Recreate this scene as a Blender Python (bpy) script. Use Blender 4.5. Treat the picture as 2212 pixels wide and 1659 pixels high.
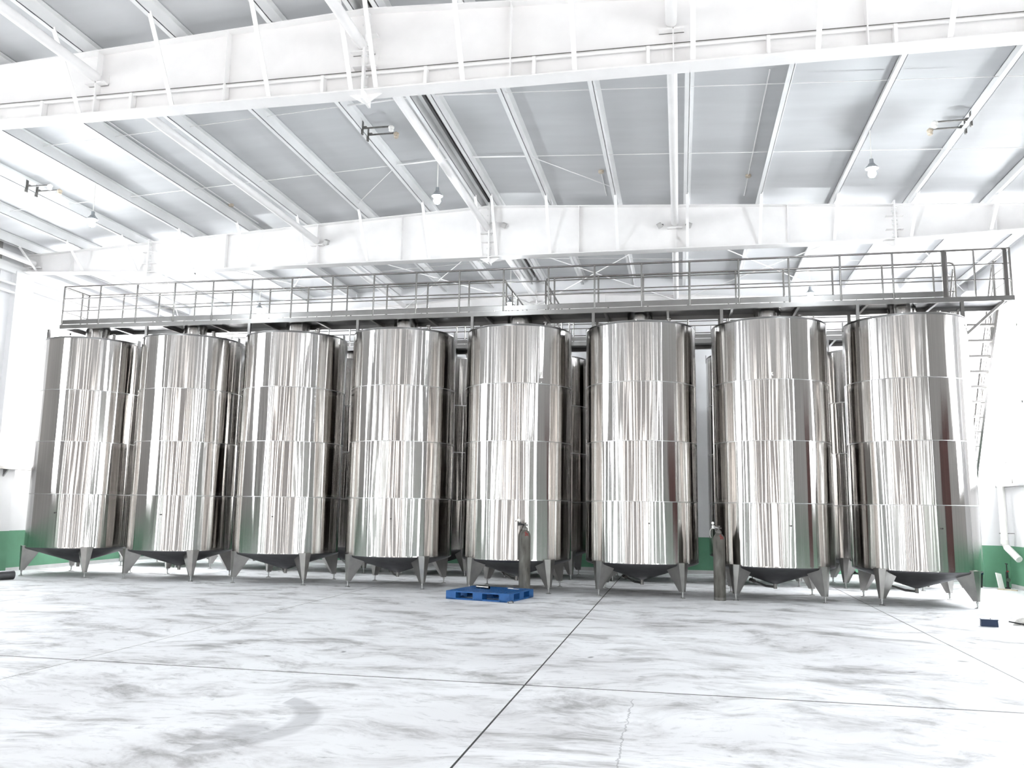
import bpy, bmesh, math, random
from mathutils import Vector, Matrix
PI = math.pi
rad = math.radians
random.seed(7)
SC = bpy.context.scene
COL = SC.collection
for o in list(bpy.data.objects):
    bpy.data.objects.remove(o)

# ------------------------------------------------------------------ camera
YAW, PITCH, ROLL, FPX = 0.1968, 0.1462, 0.0149, 1819.2
fw = Vector((-math.sin(YAW) * math.cos(PITCH), math.cos(YAW) * math.cos(PITCH), math.sin(PITCH)))
rt = Vector((math.cos(YAW), math.sin(YAW), 0))
up = rt.cross(fw)
r2 = math.cos(ROLL) * rt + math.sin(ROLL) * up
u2 = -math.sin(ROLL) * rt + math.cos(ROLL) * up
cam_d = bpy.data.cameras.new('camera')
cam = bpy.data.objects.new('camera', cam_d)
COL.objects.link(cam)
cam.matrix_world = Matrix(((r2.x, u2.x, -fw.x, 0), (r2.y, u2.y, -fw.y, 0), (r2.z, u2.z, -fw.z, 1.65), (0, 0, 0, 1)))
cam_d.sensor_width = 36.0
cam_d.lens = FPX / 2212 * 36.0
cam_d.clip_end = 200
SC.camera = cam

# ------------------------------------------------------------------ world, view, light levels
w = bpy.data.worlds.new('world')
SC.world = w
w.use_nodes = True
w.node_tree.nodes['Background'].inputs[0].default_value = (0.85, 0.93, 1.0, 1)
w.node_tree.nodes['Background'].inputs[1].default_value = 1.0
SC.view_settings.view_transform = 'Standard'
SC.view_settings.look = 'None'
SC.view_settings.gamma = 1.0
SC.view_settings.use_curve_mapping = False
SC.view_settings.exposure = 1.06
SC.cycles.adaptive_threshold = 0.02
E_FRONT, E_SIDE, E_BACK, E_BULB, E_BULB_REAR = 4.0, 11.5, 16.0, 280.0, 620.0

# ------------------------------------------------------------------ hall dimensions
XL, XR, XC = -15.5, 7.5, -3.93          # side walls and ridge
YF, YB = -6.0, 23.4                    # front and back wall
Y_NEAR, Y_FAR, Y_END = 9.71, 17.05, 23.2
def z_top(x): return 8.08 - 0.052 * abs(x - XC)          # rafter top
def z_bot(x):
    d = abs(x - XC)
    return 6.94 if d < 8.1 else 6.94 + (d - 8.1) * 0.04
PUR_H = 0.21
def z_roof(x): return z_top(x) + PUR_H

# ------------------------------------------------------------------ materials
def nt(name):
    m = bpy.data.materials.new(name)
    m.use_nodes = True
    t = m.node_tree
    return m, t, t.nodes['Principled BSDF']
def N(t, typ, **kw):
    n = t.nodes.new(typ)
    for k, v in kw.items():
        setattr(n, k, v)
    return n
def sv(n, k, v): n.inputs[k].default_value = v
def ramp(t, stops):
    n = N(t, 'ShaderNodeValToRGB')
    cr = n.color_ramp
    while len(cr.elements) < len(stops): cr.elements.new(0.5)
    for e, (p, c) in zip(cr.elements, stops):
        e.position = p
        e.color = (c[0], c[1], c[2], 1) if not isinstance(c, (int, float)) else (c, c, c, 1)
    return n
def mapping(t, coord, scale, loc=(0, 0, 0)):
    tc = N(t, 'ShaderNodeTexCoord')
    mp = N(t, 'ShaderNodeMapping')
    sv(mp, 'Scale', scale); sv(mp, 'Location', loc)
    t.links.new(tc.outputs[coord], mp.inputs[0])
    return mp.outputs[0]
def plain(name, col, rough=0.5, metal=0.0, var=0.06, scale=6.0, bump=0.0):
    m, t, b = nt(name)
    v = mapping(t, 'Object', (scale, scale, scale))
    n = N(t, 'ShaderNodeTexNoise'); sv(n, 'Scale', 1.0); sv(n, 'Detail', 4.0)
    t.links.new(v, n.inputs['Vector'])
    r = ramp(t, [(0.3, tuple(max(0, c * (1 - var)) for c in col)), (0.7, tuple(min(1, c * (1 + var)) for c in col))])
    t.links.new(n.outputs['Fac'], r.inputs[0])
    t.links.new(r.outputs[0], b.inputs['Base Color'])
    sv(b, 'Roughness', rough); sv(b, 'Metallic', metal)
    if bump:
        bp = N(t, 'ShaderNodeBump'); sv(bp, 'Strength', bump); sv(bp, 'Distance', 0.01)
        t.links.new(n.outputs['Fac'], bp.inputs['Height']); t.links.new(bp.outputs[0], b.inputs['Normal'])
    return m
def emit(name, col, s):
    m = bpy.data.materials.new(name); m.use_nodes = True
    t = m.node_tree; t.nodes.clear()
    e = N(t, 'ShaderNodeEmission'); sv(e, 'Color', (*col, 1)); sv(e, 'Strength', s)
    o = N(t, 'ShaderNodeOutputMaterial'); t.links.new(e.outputs[0], o.inputs[0])
    return m

M = {}
M['paint'] = plain('white_beam_paint', (0.86, 0.845, 0.84), 0.45, var=0.03, scale=3)
M['paint2'] = plain('white_purlin_paint', (0.80, 0.80, 0.80), 0.5, var=0.04, scale=2)
M['wallpaint'] = plain('white_wall_paint', (0.83, 0.83, 0.84), 0.7, var=0.03)
M['rail'] = plain('polished_steel', (0.27, 0.26, 0.25), 0.25, 1.0, var=0.12, scale=3)
M['plate'] = plain('brushed_plate_steel', (0.29, 0.285, 0.28), 0.32, 1.0, var=0.08, scale=4)
M['darksteel'] = plain('dull_steel', (0.30, 0.29, 0.28), 0.4, 1.0, var=0.1)
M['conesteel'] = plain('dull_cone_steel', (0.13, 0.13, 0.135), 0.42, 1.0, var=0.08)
M['legsteel'] = plain('leg_plate_steel', (0.37, 0.36, 0.345), 0.28, 1.0, var=0.1, scale=5)
M['seam'] = plain('ground_weld_steel', (0.50, 0.50, 0.50), 0.36, 1.0, var=0.1, scale=40)
M['deck'] = plain('dark_deck_plate', (0.085, 0.085, 0.09), 0.4, 1.0, var=0.2)
M['black'] = plain('black_rubber', (0.02, 0.02, 0.022), 0.5)
M['blue'] = plain('blue_plastic', (0.008, 0.095, 0.30), 0.42, var=0.15, scale=9)
M['navy'] = plain('navy_plastic', (0.008, 0.025, 0.07), 0.5)
M['brown'] = plain('maroon_door_paint', (0.11, 0.045, 0.04), 0.5)
M['red'] = plain('faded_red_paint', (0.26, 0.035, 0.03), 0.6, var=0.3, scale=30)
M['plastic'] = plain('white_plastic', (0.82, 0.81, 0.78), 0.4)
M['spotshade'] = plain('shaded_white_plastic', (0.42, 0.41, 0.40), 0.4)
M['porcelain'] = plain('tan_porcelain', (0.50, 0.43, 0.34), 0.4, var=0.2, scale=40)
M['bracket'] = plain('grey_bracket_steel', (0.17, 0.165, 0.155), 0.5, 0.6, var=0.2, scale=20)
M['wood'] = plain('pale_wood', (0.62, 0.55, 0.42), 0.6, var=0.15, scale=20)
M['lampmetal'] = plain('grey_lamp_enamel', (0.32, 0.34, 0.36), 0.4, 0.5)
M['frontwall'] = plain('taupe_wall_paint', (0.26, 0.235, 0.225), 0.7)
M['sidegrey'] = plain('grey_wall_paint', (0.62, 0.62, 0.62), 0.7)
M['bulb'] = emit('lit_bulb', (0.9, 0.96, 1.0), E_BULB)
M['bulb_rear'] = emit('lit_bulb_rear_bay', (0.93, 0.97, 1.0), E_BULB_REAR)
M['day_front'] = emit('added_pane_front', (1.0, 0.97, 0.94), E_FRONT)
M['day_side'] = emit('daylight_pane_side', (0.93, 0.97, 1.0), E_SIDE)
M['day_back'] = emit('daylight_pane_bay', (0.94, 0.97, 1.0), E_BACK)

# two-tone wall: green dado up to 0.95 m, white above; unseen front stretch greyed to darken tank reflections
def wall_mat(name, upper, front=(0.40, 0.385, 0.375)):
    m, t, b = nt(name)
    g = N(t, 'ShaderNodeNewGeometry'); s = N(t, 'ShaderNodeSeparateXYZ')
    t.links.new(g.outputs['Position'], s.inputs[0])
    c = N(t, 'ShaderNodeMath', operation='GREATER_THAN'); sv(c, 1, 0.95)
    t.links.new(s.outputs['Z'], c.inputs[0])
    n = N(t, 'ShaderNodeTexNoise'); sv(n, 'Scale', 1.6); sv(n, 'Detail', 5.0)
    t.links.new(g.outputs['Position'], n.inputs['Vector'])
    r1 = ramp(t, [(0.3, (0.115, 0.29, 0.18)), (0.7, (0.15, 0.36, 0.23))])
    r2_ = ramp(t, [(0.3, tuple(0.95 * c_ for c_ in upper)), (0.7, upper)])
    t.links.new(n.outputs['Fac'], r1.inputs[0]); t.links.new(n.outputs['Fac'], r2_.inputs[0])
    yc = N(t, 'ShaderNodeMath', operation='LESS_THAN'); sv(yc, 1, 16.4); t.links.new(s.outputs['Y'], yc.inputs[0])
    mf = N(t, 'ShaderNodeMix', data_type='RGBA'); mf.inputs[7].default_value = (*front, 1)
    t.links.new(yc.outputs[0], mf.inputs[0]); t.links.new(r2_.outputs[0], mf.inputs[6])
    mx = N(t, 'ShaderNodeMix', data_type='RGBA')
    t.links.new(c.outputs[0], mx.inputs[0]); t.links.new(r1.outputs[0], mx.inputs[6]); t.links.new(mf.outputs[2], mx.inputs[7])
    t.links.new(mx.outputs[2], b.inputs['Base Color']); sv(b, 'Roughness', 0.6)
    return m
M['wall'] = wall_mat('two_tone_wall', (0.82, 0.82, 0.83))
M['wallgrey'] = wall_mat('two_tone_wall_grey', (0.55, 0.55, 0.55))

# ceiling sheet
def ceiling_mat():
    m, t, b = nt('ceiling_sheet')
    v = mapping(t, 'Object', (0.5, 2.6, 1))
    n = N(t, 'ShaderNodeTexNoise'); sv(n, 'Scale', 1.2); sv(n, 'Detail', 4.0)
    t.links.new(v, n.inputs['Vector'])
    r = ramp(t, [(0.3, (0.53, 0.535, 0.545)), (0.7, (0.58, 0.585, 0.595))])
    t.links.new(n.outputs['Fac'], r.inputs[0]); t.links.new(r.outputs[0], b.inputs['Base Color'])
    sv(b, 'Roughness', 0.55)
    return m
M['ceiling'] = ceiling_mat()

# concrete with wiped dirt
def concrete():
    m, t, b = nt('dusty_concrete')
    L = t.links
    v = mapping(t, 'Object', (1, 1, 1))
    wn = N(t, 'ShaderNodeTexNoise'); sv(wn, 'Scale', 0.45); sv(wn, 'Detail', 3.0)
    L.new(v, wn.inputs['Vector'])
    sub = N(t, 'ShaderNodeVectorMath', operation='SUBTRACT'); sv(sub, 1, (0.5, 0.5, 0.5)); L.new(wn.outputs['Color'], sub.inputs[0])
    scl = N(t, 'ShaderNodeVectorMath', operation='SCALE'); sv(scl, 'Scale', 1.9); L.new(sub.outputs[0], scl.inputs[0])
    add = N(t, 'ShaderNodeVectorMath', operation='ADD'); L.new(v, add.inputs[0]); L.new(scl.outputs[0], add.inputs[1])
    mp = N(t, 'ShaderNodeMapping'); sv(mp, 'Scale', (0.8, 1.55, 1)); sv(mp, 'Rotation', (0, 0, 0.12)); L.new(add.outputs[0], mp.inputs[0])
    n1 = N(t, 'ShaderNodeTexNoise'); sv(n1, 'Scale', 1.25); sv(n1, 'Detail', 9.0); sv(n1, 'Roughness', 0.68); L.new(mp.outputs[0], n1.inputs['Vector'])
    r1 = ramp(t, [(0.30, (0.34, 0.34, 0.34)), (0.395, (0.58, 0.58, 0.585)), (0.455, (0.77, 0.775, 0.785)), (0.53, (0.89, 0.90, 0.915))])
    L.new(n1.outputs['Fac'], r1.inputs[0])
    n2 = N(t, 'ShaderNodeTexNoise'); sv(n2, 'Scale', 0.33); sv(n2, 'Detail', 3.0); L.new(v, n2.inputs['Vector'])
    r2_ = ramp(t, [(0.34, (0.82, 0.81, 0.81)), (0.56, (1.0, 1.0, 1.0))]); L.new(n2.outputs['Fac'], r2_.inputs[0])
    n3 = N(t, 'ShaderNodeTexNoise'); sv(n3, 'Scale', 5.5); sv(n3, 'Detail', 4.0); sv(n3, 'Roughness', 0.7); L.new(v, n3.inputs['Vector'])
    r3 = ramp(t, [(0.25, (0.6, 0.6, 0.6)), (0.37, (1, 1, 1))]); L.new(n3.outputs['Fac'], r3.inputs[0])
    vo = N(t, 'ShaderNodeTexVoronoi'); sv(vo, 'Scale', 1.15); L.new(add.outputs[0], vo.inputs['Vector'])
    r4 = ramp(t, [(0.03, (0.42, 0.42, 0.42)), (0.06, (1, 1, 1))]); L.new(vo.outputs['Distance'], r4.inputs[0])
    # brushed finer strokes, a curved tyre mark, a damp patch and a hairline crack
    mp5 = N(t, 'ShaderNodeMapping'); sv(mp5, 'Scale', (1.5, 5.0, 1)); sv(mp5, 'Rotation', (0, 0, -0.25)); L.new(add.outputs[0], mp5.inputs[0])
    n5 = N(t, 'ShaderNodeTexNoise'); sv(n5, 'Scale', 2.2); sv(n5, 'Detail', 6.0); sv(n5, 'Roughness', 0.7); L.new(mp5.outputs[0], n5.inputs['Vector'])
    r5 = ramp(t, [(0.34, (0.76, 0.76, 0.76)), (0.46, (1, 1, 1))]); L.new(n5.outputs['Fac'], r5.inputs[0])
    def mth(op, a, b_=None):
        n = N(t, 'ShaderNodeMath', operation=op)
        for k, x in enumerate((a, b_)):
            if x is None: continue
            if isinstance(x, (int, float)): n.inputs[k].default_value = x
            else: L.new(x, n.inputs[k])
        return n.outputs[0]
    sx = N(t, 'ShaderNodeSeparateXYZ'); L.new(v, sx.inputs[0])
    X, Y = sx.outputs['X'], sx.outputs['Y']
    def soft(d, w_):                     # 1 inside, fading to 0 at the width
        n = N(t, 'ShaderNodeMapRange'); sv(n, 1, w_); sv(n, 2, w_ * 0.55); L.new(d, n.inputs[0]); return n.outputs[0]
    dx, dy = mth('ADD', X, 3.72), mth('ADD', Y, -6.25)
    rr_ = mth('SQRT', mth('ADD', mth('MULTIPLY', dx, dx), mth('MULTIPLY', dy, dy)))
    arc = mth('MULTIPLY', soft(mth('ABSOLUTE', mth('ADD', rr_, -0.86)), 0.13), mth('GREATER_THAN', dx, 0.42))
    patch = mth('MULTIPLY', soft(mth('ABSOLUTE', mth('ADD', X, 3.17)), 0.20), soft(mth('ABSOLUTE', mth('ADD', Y, -5.98)), 0.28))
    wob = mth('MULTIPLY', mth('ADD', n3.outputs['Fac'], -0.5), 0.12)
    crack = mth('MULTIPLY', mth('LESS_THAN', mth('ABSOLUTE', mth('ADD', mth('ADD', X, 0.43), wob)), 0.006), mth('LESS_THAN', Y, 7.8))
    mark = mth('MAXIMUM', mth('MULTIPLY', mth('MAXIMUM', arc, patch), mth('ADD', mth('MULTIPLY', n5.outputs['Fac'], 0.7), 0.05)), mth('MULTIPLY', crack, 0.5))
    r6 = ramp(t, [(0.0, (1, 1, 1)), (1.0, (0.30, 0.30, 0.31))]); L.new(mark, r6.inputs[0])
    prev = r1.outputs[0]
    for rr in (r2_, r3, r4, r5, r6):
        mx = N(t, 'ShaderNodeMix', data_type='RGBA', blend_type='MULTIPLY'); sv(mx, 0, 1.0)
        L.new(prev, mx.inputs[6]); L.new(rr.outputs[0], mx.inputs[7]); prev = mx.outputs[2]
    L.new(prev, b.inputs['Base Color'])
    sv(b, 'Roughness', 0.62)
    sv(b, 'Specular IOR Level', 0.3)
    bp = N(t, 'ShaderNodeBump'); sv(bp, 'Strength', 0.15); sv(bp, 'Distance', 0.01); L.new(n1.outputs['Fac'], bp.inputs['Height']); L.new(bp.outputs[0], b.inputs['Normal'])
    return m
M['concrete'] = concrete()

# brushed tank shell: fine grain runs around the tank, so reflections smear vertically; sheet waviness differs per course
def tank_steel(name, wave=0.20, fine=0.09, smear=0.30, rough=0.075):
    m, t, b = nt(name)
    L = t.links
    def math_(op, a, b_=None, c=None):
        n = N(t, 'ShaderNodeMath', operation=op)
        for k, v in enumerate((a, b_, c)):
            if v is None: continue
            if isinstance(v, (int, float)): n.inputs[k].default_value = v
            else: L.new(v, n.inputs[k])
        return n.outputs[0]
    tc = N(t, 'ShaderNodeTexCoord'); oi = N(t, 'ShaderNodeObjectInfo'); ge = N(t, 'ShaderNodeNewGeometry')
    sep = N(t, 'ShaderNodeSeparateXYZ'); L.new(tc.outputs['Object'], sep.inputs[0])
    course = math_('FLOOR', math_('MULTIPLY_ADD', sep.outputs['Z'], 1 / 1.163, -0.657 / 1.163))
    base = math_('MULTIPLY_ADD', oi.outputs['Random'], 40.0, math_('MULTIPLY', course, 0.22))
    def noise(k, kz, detail, off):
        cmb = N(t, 'ShaderNodeCombineXYZ')
        for ax in 'XY': L.new(math_('MULTIPLY', sep.outputs[ax], k), cmb.inputs[ax])
        L.new(math_('MULTIPLY_ADD', sep.outputs['Z'], kz, math_('ADD', base, off)), cmb.inputs['Z'])
        n = N(t, 'ShaderNodeTexNoise'); sv(n, 'Scale', 1.0); sv(n, 'Detail', detail); L.new(cmb.outputs[0], n.inputs['Vector'])
        return math_('SUBTRACT', n.outputs['Fac'], 0.5)
    hor = math_('MULTIPLY_ADD', noise(5.5, 0.10, 1.0, 0.0), wave * 2, math_('MULTIPLY', noise(13.0, 0.10, 1.0, 9.0), fine * 2))
    wn = N(t, 'ShaderNodeTexWhiteNoise', noise_dimensions='3D')
    sc_ = N(t, 'ShaderNodeVectorMath', operation='SCALE'); sv(sc_, 'Scale', 9731.0); L.new(ge.outputs['Position'], sc_.inputs[0]); L.new(sc_.outputs[0], wn.inputs['Vector'])
    spl = N(t, 'ShaderNodeSeparateColor'); L.new(wn.outputs['Color'], spl.inputs[0])
    ver = math_('MULTIPLY', math_('ADD', math_('SUBTRACT', spl.outputs[0], 0.5), math_('SUBTRACT', spl.outputs[1], 0.5)), smear / 2)
    tan = N(t, 'ShaderNodeVectorMath', operation='CROSS_PRODUCT'); tan.inputs[0].default_value = (0, 0, 1); L.new(ge.outputs['Normal'], tan.inputs[1])
    th = N(t, 'ShaderNodeVectorMath', operation='SCALE'); L.new(tan.outputs[0], th.inputs[0]); L.new(hor, th.inputs['Scale'])
    tv = N(t, 'ShaderNodeCombineXYZ'); L.new(ver, tv.inputs['Z'])
    a1 = N(t, 'ShaderNodeVectorMath', operation='ADD'); L.new(ge.outputs['Normal'], a1.inputs[0]); L.new(th.outputs[0], a1.inputs[1])
    a2 = N(t, 'ShaderNodeVectorMath', operation='ADD'); L.new(a1.outputs[0], a2.inputs[0]); L.new(tv.outputs[0], a2.inputs[1])
    nn = N(t, 'ShaderNodeVectorMath', operation='NORMALIZE'); L.new(a2.outputs[0], nn.inputs[0]); L.new(nn.outputs[0], b.inputs['Normal'])
    r = ramp(t, [(0.3, (0.49, 0.475, 0.46)), (0.7, (0.57, 0.555, 0.54))]); L.new(math_('ADD', noise(60.0, 0.2, 1.0, 3.0), 0.5), r.inputs[0])
    L.new(r.outputs[0], b.inputs['Base Color'])
    sv(b, 'Metallic', 1.0); sv(b, 'Roughness', rough)
    return m
M['tank'] = tank_steel('brushed_tank_steel')
def cyl_mat():
    m, t, b = nt('worn_grey_cylinder_paint')
    L = t.links
    v = mapping(t, 'Object', (9, 9, 2.2))
    n = N(t, 'ShaderNodeTexNoise'); sv(n, 'Scale', 1.3); sv(n, 'Detail', 7.0); L.new(v, n.inputs['Vector'])
    r = ramp(t, [(0.27, (0.02, 0.018, 0.015)), (0.40, (0.075, 0.070, 0.060)), (0.62, (0.125, 0.12, 0.105)), (0.78, (0.20, 0.195, 0.18))])
    L.new(n.outputs['Fac'], r.inputs[0]); L.new(r.outputs[0], b.inputs['Base Color']); sv(b, 'Roughness', 0.6)
    return m
M['cyl'] = cyl_mat()

# ------------------------------------------------------------------ mesh builder
class MB:
    def __init__(s): s.v = []; s.f = []; s.sm = []
    def add(s, vs, fs, smooth=False):
        o = len(s.v); s.v += [tuple(p) for p in vs]
        for f in fs: s.f.append(tuple(i + o for i in f)); s.sm.append(smooth)
        return s
    def box(s, x0, x1, y0, y1, z0, z1):
        vs = [(x0, y0, z0), (x1, y0, z0), (x1, y1, z0), (x0, y1, z0), (x0, y0, z1), (x1, y0, z1), (x1, y1, z1), (x0, y1, z1)]
        return s.add(vs, [(3, 2, 1, 0), (4, 5, 6, 7), (0, 1, 5, 4), (1, 2, 6, 5), (2, 3, 7, 6), (3, 0, 4, 7)])
    def hexa(s, b4, t4):      # b4/t4: bottom and top quads, counter-clockwise seen from above
        return s.add(list(b4) + list(t4), [(3, 2, 1, 0), (4, 5, 6, 7), (0, 1, 5, 4), (1, 2, 6, 5), (2, 3, 7, 6), (3, 0, 4, 7)])
    def beam(s, a, b, wd, ht, upv=(0, 0, 1)):     # rectangular bar between two points
        a, b = Vector(a), Vector(b); d = (b - a).normalized(); u = Vector(upv)
        if abs(d.dot(u)) > 0.98: u = Vector((0, 1, 0))
        sx = d.cross(u).normalized(); sz = sx.cross(d)
        q = [sx * i * wd / 2 + sz * j * ht / 2 for i, j in ((-1, -1), (1, -1), (1, 1), (-1, 1))]
        return s.add([a + k for k in q] + [b + k for k in q], [(0, 1, 2, 3), (7, 6, 5, 4), (0, 4, 5, 1), (1, 5, 6, 2), (2, 6, 7, 3), (3, 7, 4, 0)])
    def tube(s, pts, r, n=8, cap=True):
        pts = [Vector(p) for p in pts]; rings = []
        for i, p in enumerate(pts):
            d = (pts[min(i + 1, len(pts) - 1)] - pts[max(i - 1, 0)]).normalized()
            u = Vector((0, 0, 1)) if abs(d.z) < 0.95 else Vector((1, 0, 0))
            a = d.cross(u).normalized(); c = a.cross(d)
            rr = r[i] if isinstance(r, (list, tuple)) else r
            rings.append([p + a * math.cos(2 * PI * k / n) * rr + c * math.sin(2 * PI * k / n) * rr for k in range(n)])
        fs = []
        for i in range(len(rings) - 1):
            for k in range(n):
                fs.append((i * n + k, (i + 1) * n + k, (i + 1) * n + (k + 1) % n, i * n + (k + 1) % n))
        s.add([v for R_ in rings for v in R_], fs, True)
        if cap:
            s.add(rings[0], [tuple(range(n))]); s.add(rings[-1], [tuple(range(n))[::-1]])
        return s
    def lathe(s, prof, n=24, c=(0, 0, 0), smooth=True):   # prof: (r, z); sharp corners by repeating a point
        for (r0, z0), (r1, z1) in zip(prof, prof[1:]):
            if abs(r0 - r1) < 1e-7 and abs(z0 - z1) < 1e-7: continue
            A = [(c[0] + r0 * math.cos(2 * PI * k / n), c[1] + r0 * math.sin(2 * PI * k / n), c[2] + z0) for k in range(n)]
            B = [(c[0] + r1 * math.cos(2 * PI * k / n), c[1] + r1 * math.sin(2 * PI * k / n), c[2] + z1) for k in range(n)]
            if r0 < 1e-6: s.add(A[:1] + B, [(0, 1 + (k + 1) % n, 1 + k)[::-1] for k in range(n)], smooth)
            elif r1 < 1e-6: s.add(A + B[:1], [(k, (k + 1) % n, n) for k in range(n)], smooth)
            else: s.add(A + B, [(k, (k + 1) % n, n + (k + 1) % n, n + k) for k in range(n)], smooth)
        return s
    def poly(s, pts, thick, axis='y'):      # extruded polygon given in (x,z), thickness along y
        n = len(pts)
        A = [(x, -thick / 2, z) for x, z in pts]; B = [(x, thick / 2, z) for x, z in pts]
        return s.add(A + B, [tuple(range(n)), tuple(range(2 * n - 1, n - 1, -1))] + [(k, n + k, n + (k + 1) % n, (k + 1) % n) for k in range(n)])
    def xform(s, mat):
        s.v = [tuple(mat @ Vector(p)) for p in s.v]; return s
    def mesh(s, name, mat):
        me = bpy.data.meshes.new(name); me.from_pydata(s.v, [], s.f)
        me.polygons.foreach_set('use_smooth', s.sm)
        me.validate(); me.update(); me.materials.append(M[mat] if isinstance(mat, str) else mat)
        return me
    def build(s, name, mat, parent=None, loc=(0, 0, 0), weld=False):
        return obj(name, s.mesh(name, mat), parent, loc, weld)
def obj(name, me, parent=None, loc=(0, 0, 0), weld=False):
    if weld:
        bm = bmesh.new(); bm.from_mesh(me); bmesh.ops.remove_doubles(bm, verts=bm.verts, dist=1e-5); bm.to_mesh(me); bm.free()
    o = bpy.data.objects.new(name, me); COL.objects.link(o); o.location = loc
    if parent: o.parent = parent
    return o
def thing(name, label, cat, loc=(0, 0, 0), rz=0.0, group=None):
    o = bpy.data.objects.new(name, None); COL.objects.link(o)
    o.location = loc; o.rotation_euler = (0, 0, rz); o.empty_display_size = 0.2
    o['label'] = label; o['category'] = cat
    if group: o['group'] = group
    return o
def tag(o, label, cat, group=None):
    o['label'] = label; o['category'] = cat
    if group: o['group'] = group
    return o
def struct(o): o['kind'] = 'structure'; return o
def kids(o): return list(o.children)
def dup(root, loc, rz, label):
    r = root.copy(); COL.objects.link(r); r.location = loc; r.rotation_euler = (0, 0, rz); r['label'] = label
    for ch in kids(root):
        c = ch.copy(); COL.objects.link(c); c.parent = r
        for g in kids(ch):
            d = g.copy(); COL.objects.link(d); d.parent = c
    return r

# ================================================================== SHELL OF THE HALL
fl = struct(MB().box(XL - .3, XR + .3, YF - .3, YB + .3, -0.35, -0.16).build('floor', M['concrete']))
jx = [XL - .3, -11.04, -6.24, -1.46, 3.35, XR + .3]
jy = [YF - .3, -8.0, 8.15, YB + .3]
for i in range(len(jx) - 1):
    for j in range(len(jy) - 1):
        g, gy = 0.010, 0.022
        MB().box(jx[i] + g, jx[i + 1] - g, jy[j] + gy, jy[j + 1] - gy, -0.2, 0.0).build('slab', 'concrete', fl)
MB().box(XL - .3, XR + .3, YF - .3, YB + .3, -0.16, -0.004).build('joint_filler', 'black', fl)

T = 0.3
def wall_with_openings(name, axis, pos, sgn, a0, a1, z1, holes, mat):
    """wall slab along an axis, with rectangular openings (a_start, a_end, z_low, z_high)"""
    mb = MB()
    def piece(p0, p1, q0, q1):
        lo, hi = sorted((pos, pos + sgn * T))
        if axis == 'y': mb.box(lo, hi, p0, p1, q0, q1)
        else: mb.box(p0, p1, lo, hi, q0, q1)
    cur = a0
    for (s, e, zl, zh) in sorted(holes):
        if s > cur: piece(cur, s, 0, z1)
        if zl > 0: piece(s, e, 0, zl)
        piece(s, e, zh, z1)
        cur = e
    piece(cur, a1, 0, z1)
    return struct(mb.build(name, mat))
L_WIN = [(-5.0, -4.3), (-2.4, -1.5), (0.5, 1.3), (3.5, 4.4), (7.2, 8.0), (11.0, 12.9), (17.38, 22.4)]  # all but the last two added unseen, to stripe the tank reflections
R_WIN = [(-5.0, -4.3), (-2.0, -1.1), (1.4, 2.4), (5.0, 5.7), (8.3, 9.1), (15.5, 16.4), (17.75, 22.4)]  # all but the last added unseen, for tank stripes and ceiling light
R_DOOR = (13.2, 15.0)
F_STRIPE_WIN = [(-14.4, -13.5), (-11.3, -10.5), (-8.6, -7.4), (-5.2, -4.3), (-2.4, -1.9), (0.2, 1.3), (3.4, 4.0), (5.8, 6.7)]  # added behind the camera, spaced to put bright stripes on the tanks
wl = wall_with_openings('wall_left', 'y', XL, -1, YF, YB, z_roof(XL) + .1, [(a, b, .5 if b < 10 else 2.4, 6.03) for a, b in L_WIN], 'wall')
wr = wall_with_openings('wall_right', 'y', XR, 1, YF, YB, z_roof(XR) + .1, [(a, b, .5 if b < 10 else 2.4, 6.03) for a, b in R_WIN] + [(R_DOOR[0], R_DOOR[1], 0, 4.0)], 'wall')
wf = wall_with_openings('wall_front', 'x', YF, -1, XL - T, XR + T, 8.6, [(a, b, 0.5, 6.2) for a, b in F_STRIPE_WIN], 'frontwall')
wb = struct(MB().box(XL - T, XR + T, YB, YB + T, 0, 8.6).build('wall_back', 'wall'))
wi = 0
def window(axis, pos, sgn, a0, a1, zl, zh, mat, nbar, frame='plastic'):
    global wi
    wi += 1
    d0, d1 = sorted((pos + sgn * 0.16, pos + sgn * 0.22))
    e = bpy.data.objects.new('window_%d' % wi, None); COL.objects.link(e); struct(e)
    def bx(p0, p1, q0, q1, x0, x1):
        mb = MB()
        return mb.box(x0, x1, p0, p1, q0, q1) if axis == 'y' else mb.box(p0, p1, x0, x1, q0, q1)
    bars = [a0 + (a1 - a0) * k / nbar for k in range(nbar + 1)]
    for k in range(nbar):
        bx(bars[k], bars[k + 1], zl, zh, d0 + .02, d1 - .02).build('pane', mat, e)
    for k, b in enumerate(bars):
        bx(max(a0, b - .03), min(a1, b + .03), zl, zh, d0, d1).build('window_frame', frame, e)
    for z in (zl, (zl + zh) / 2 - .03, zh - .06):
        bx(a0, a1, z, z + .06, d0, d1).build('window_frame', frame, e)
for a, b in L_WIN: window('y', XL, -1, a, b, .5 if b < 10 else 2.4, 6.03, 'day_back' if b > 20 else 'day_side', 3)
for a, b in R_WIN: window('y', XR, 1, a, b, .5 if b < 10 else 2.4, 6.03, 'day_back' if b > 20 else 'day_side', 3)
for a, b in F_STRIPE_WIN: window('x', YF, -1, a, b, 0.5, 6.2, 'day_front', 1)
# tall maroon door in the right wall (seen only as a reflection)
dr = struct(MB().box(XR + .08, XR + .16, R_DOOR[0], R_DOOR[1], 0, 4.0).build('door_1', 'brown'))
MB().tube([(XR + .02, R_DOOR[0] + .12, 0.95), (XR + .02, R_DOOR[0] + .12, 1.25)], .015).build('door_handle', 'rail', dr)

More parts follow.
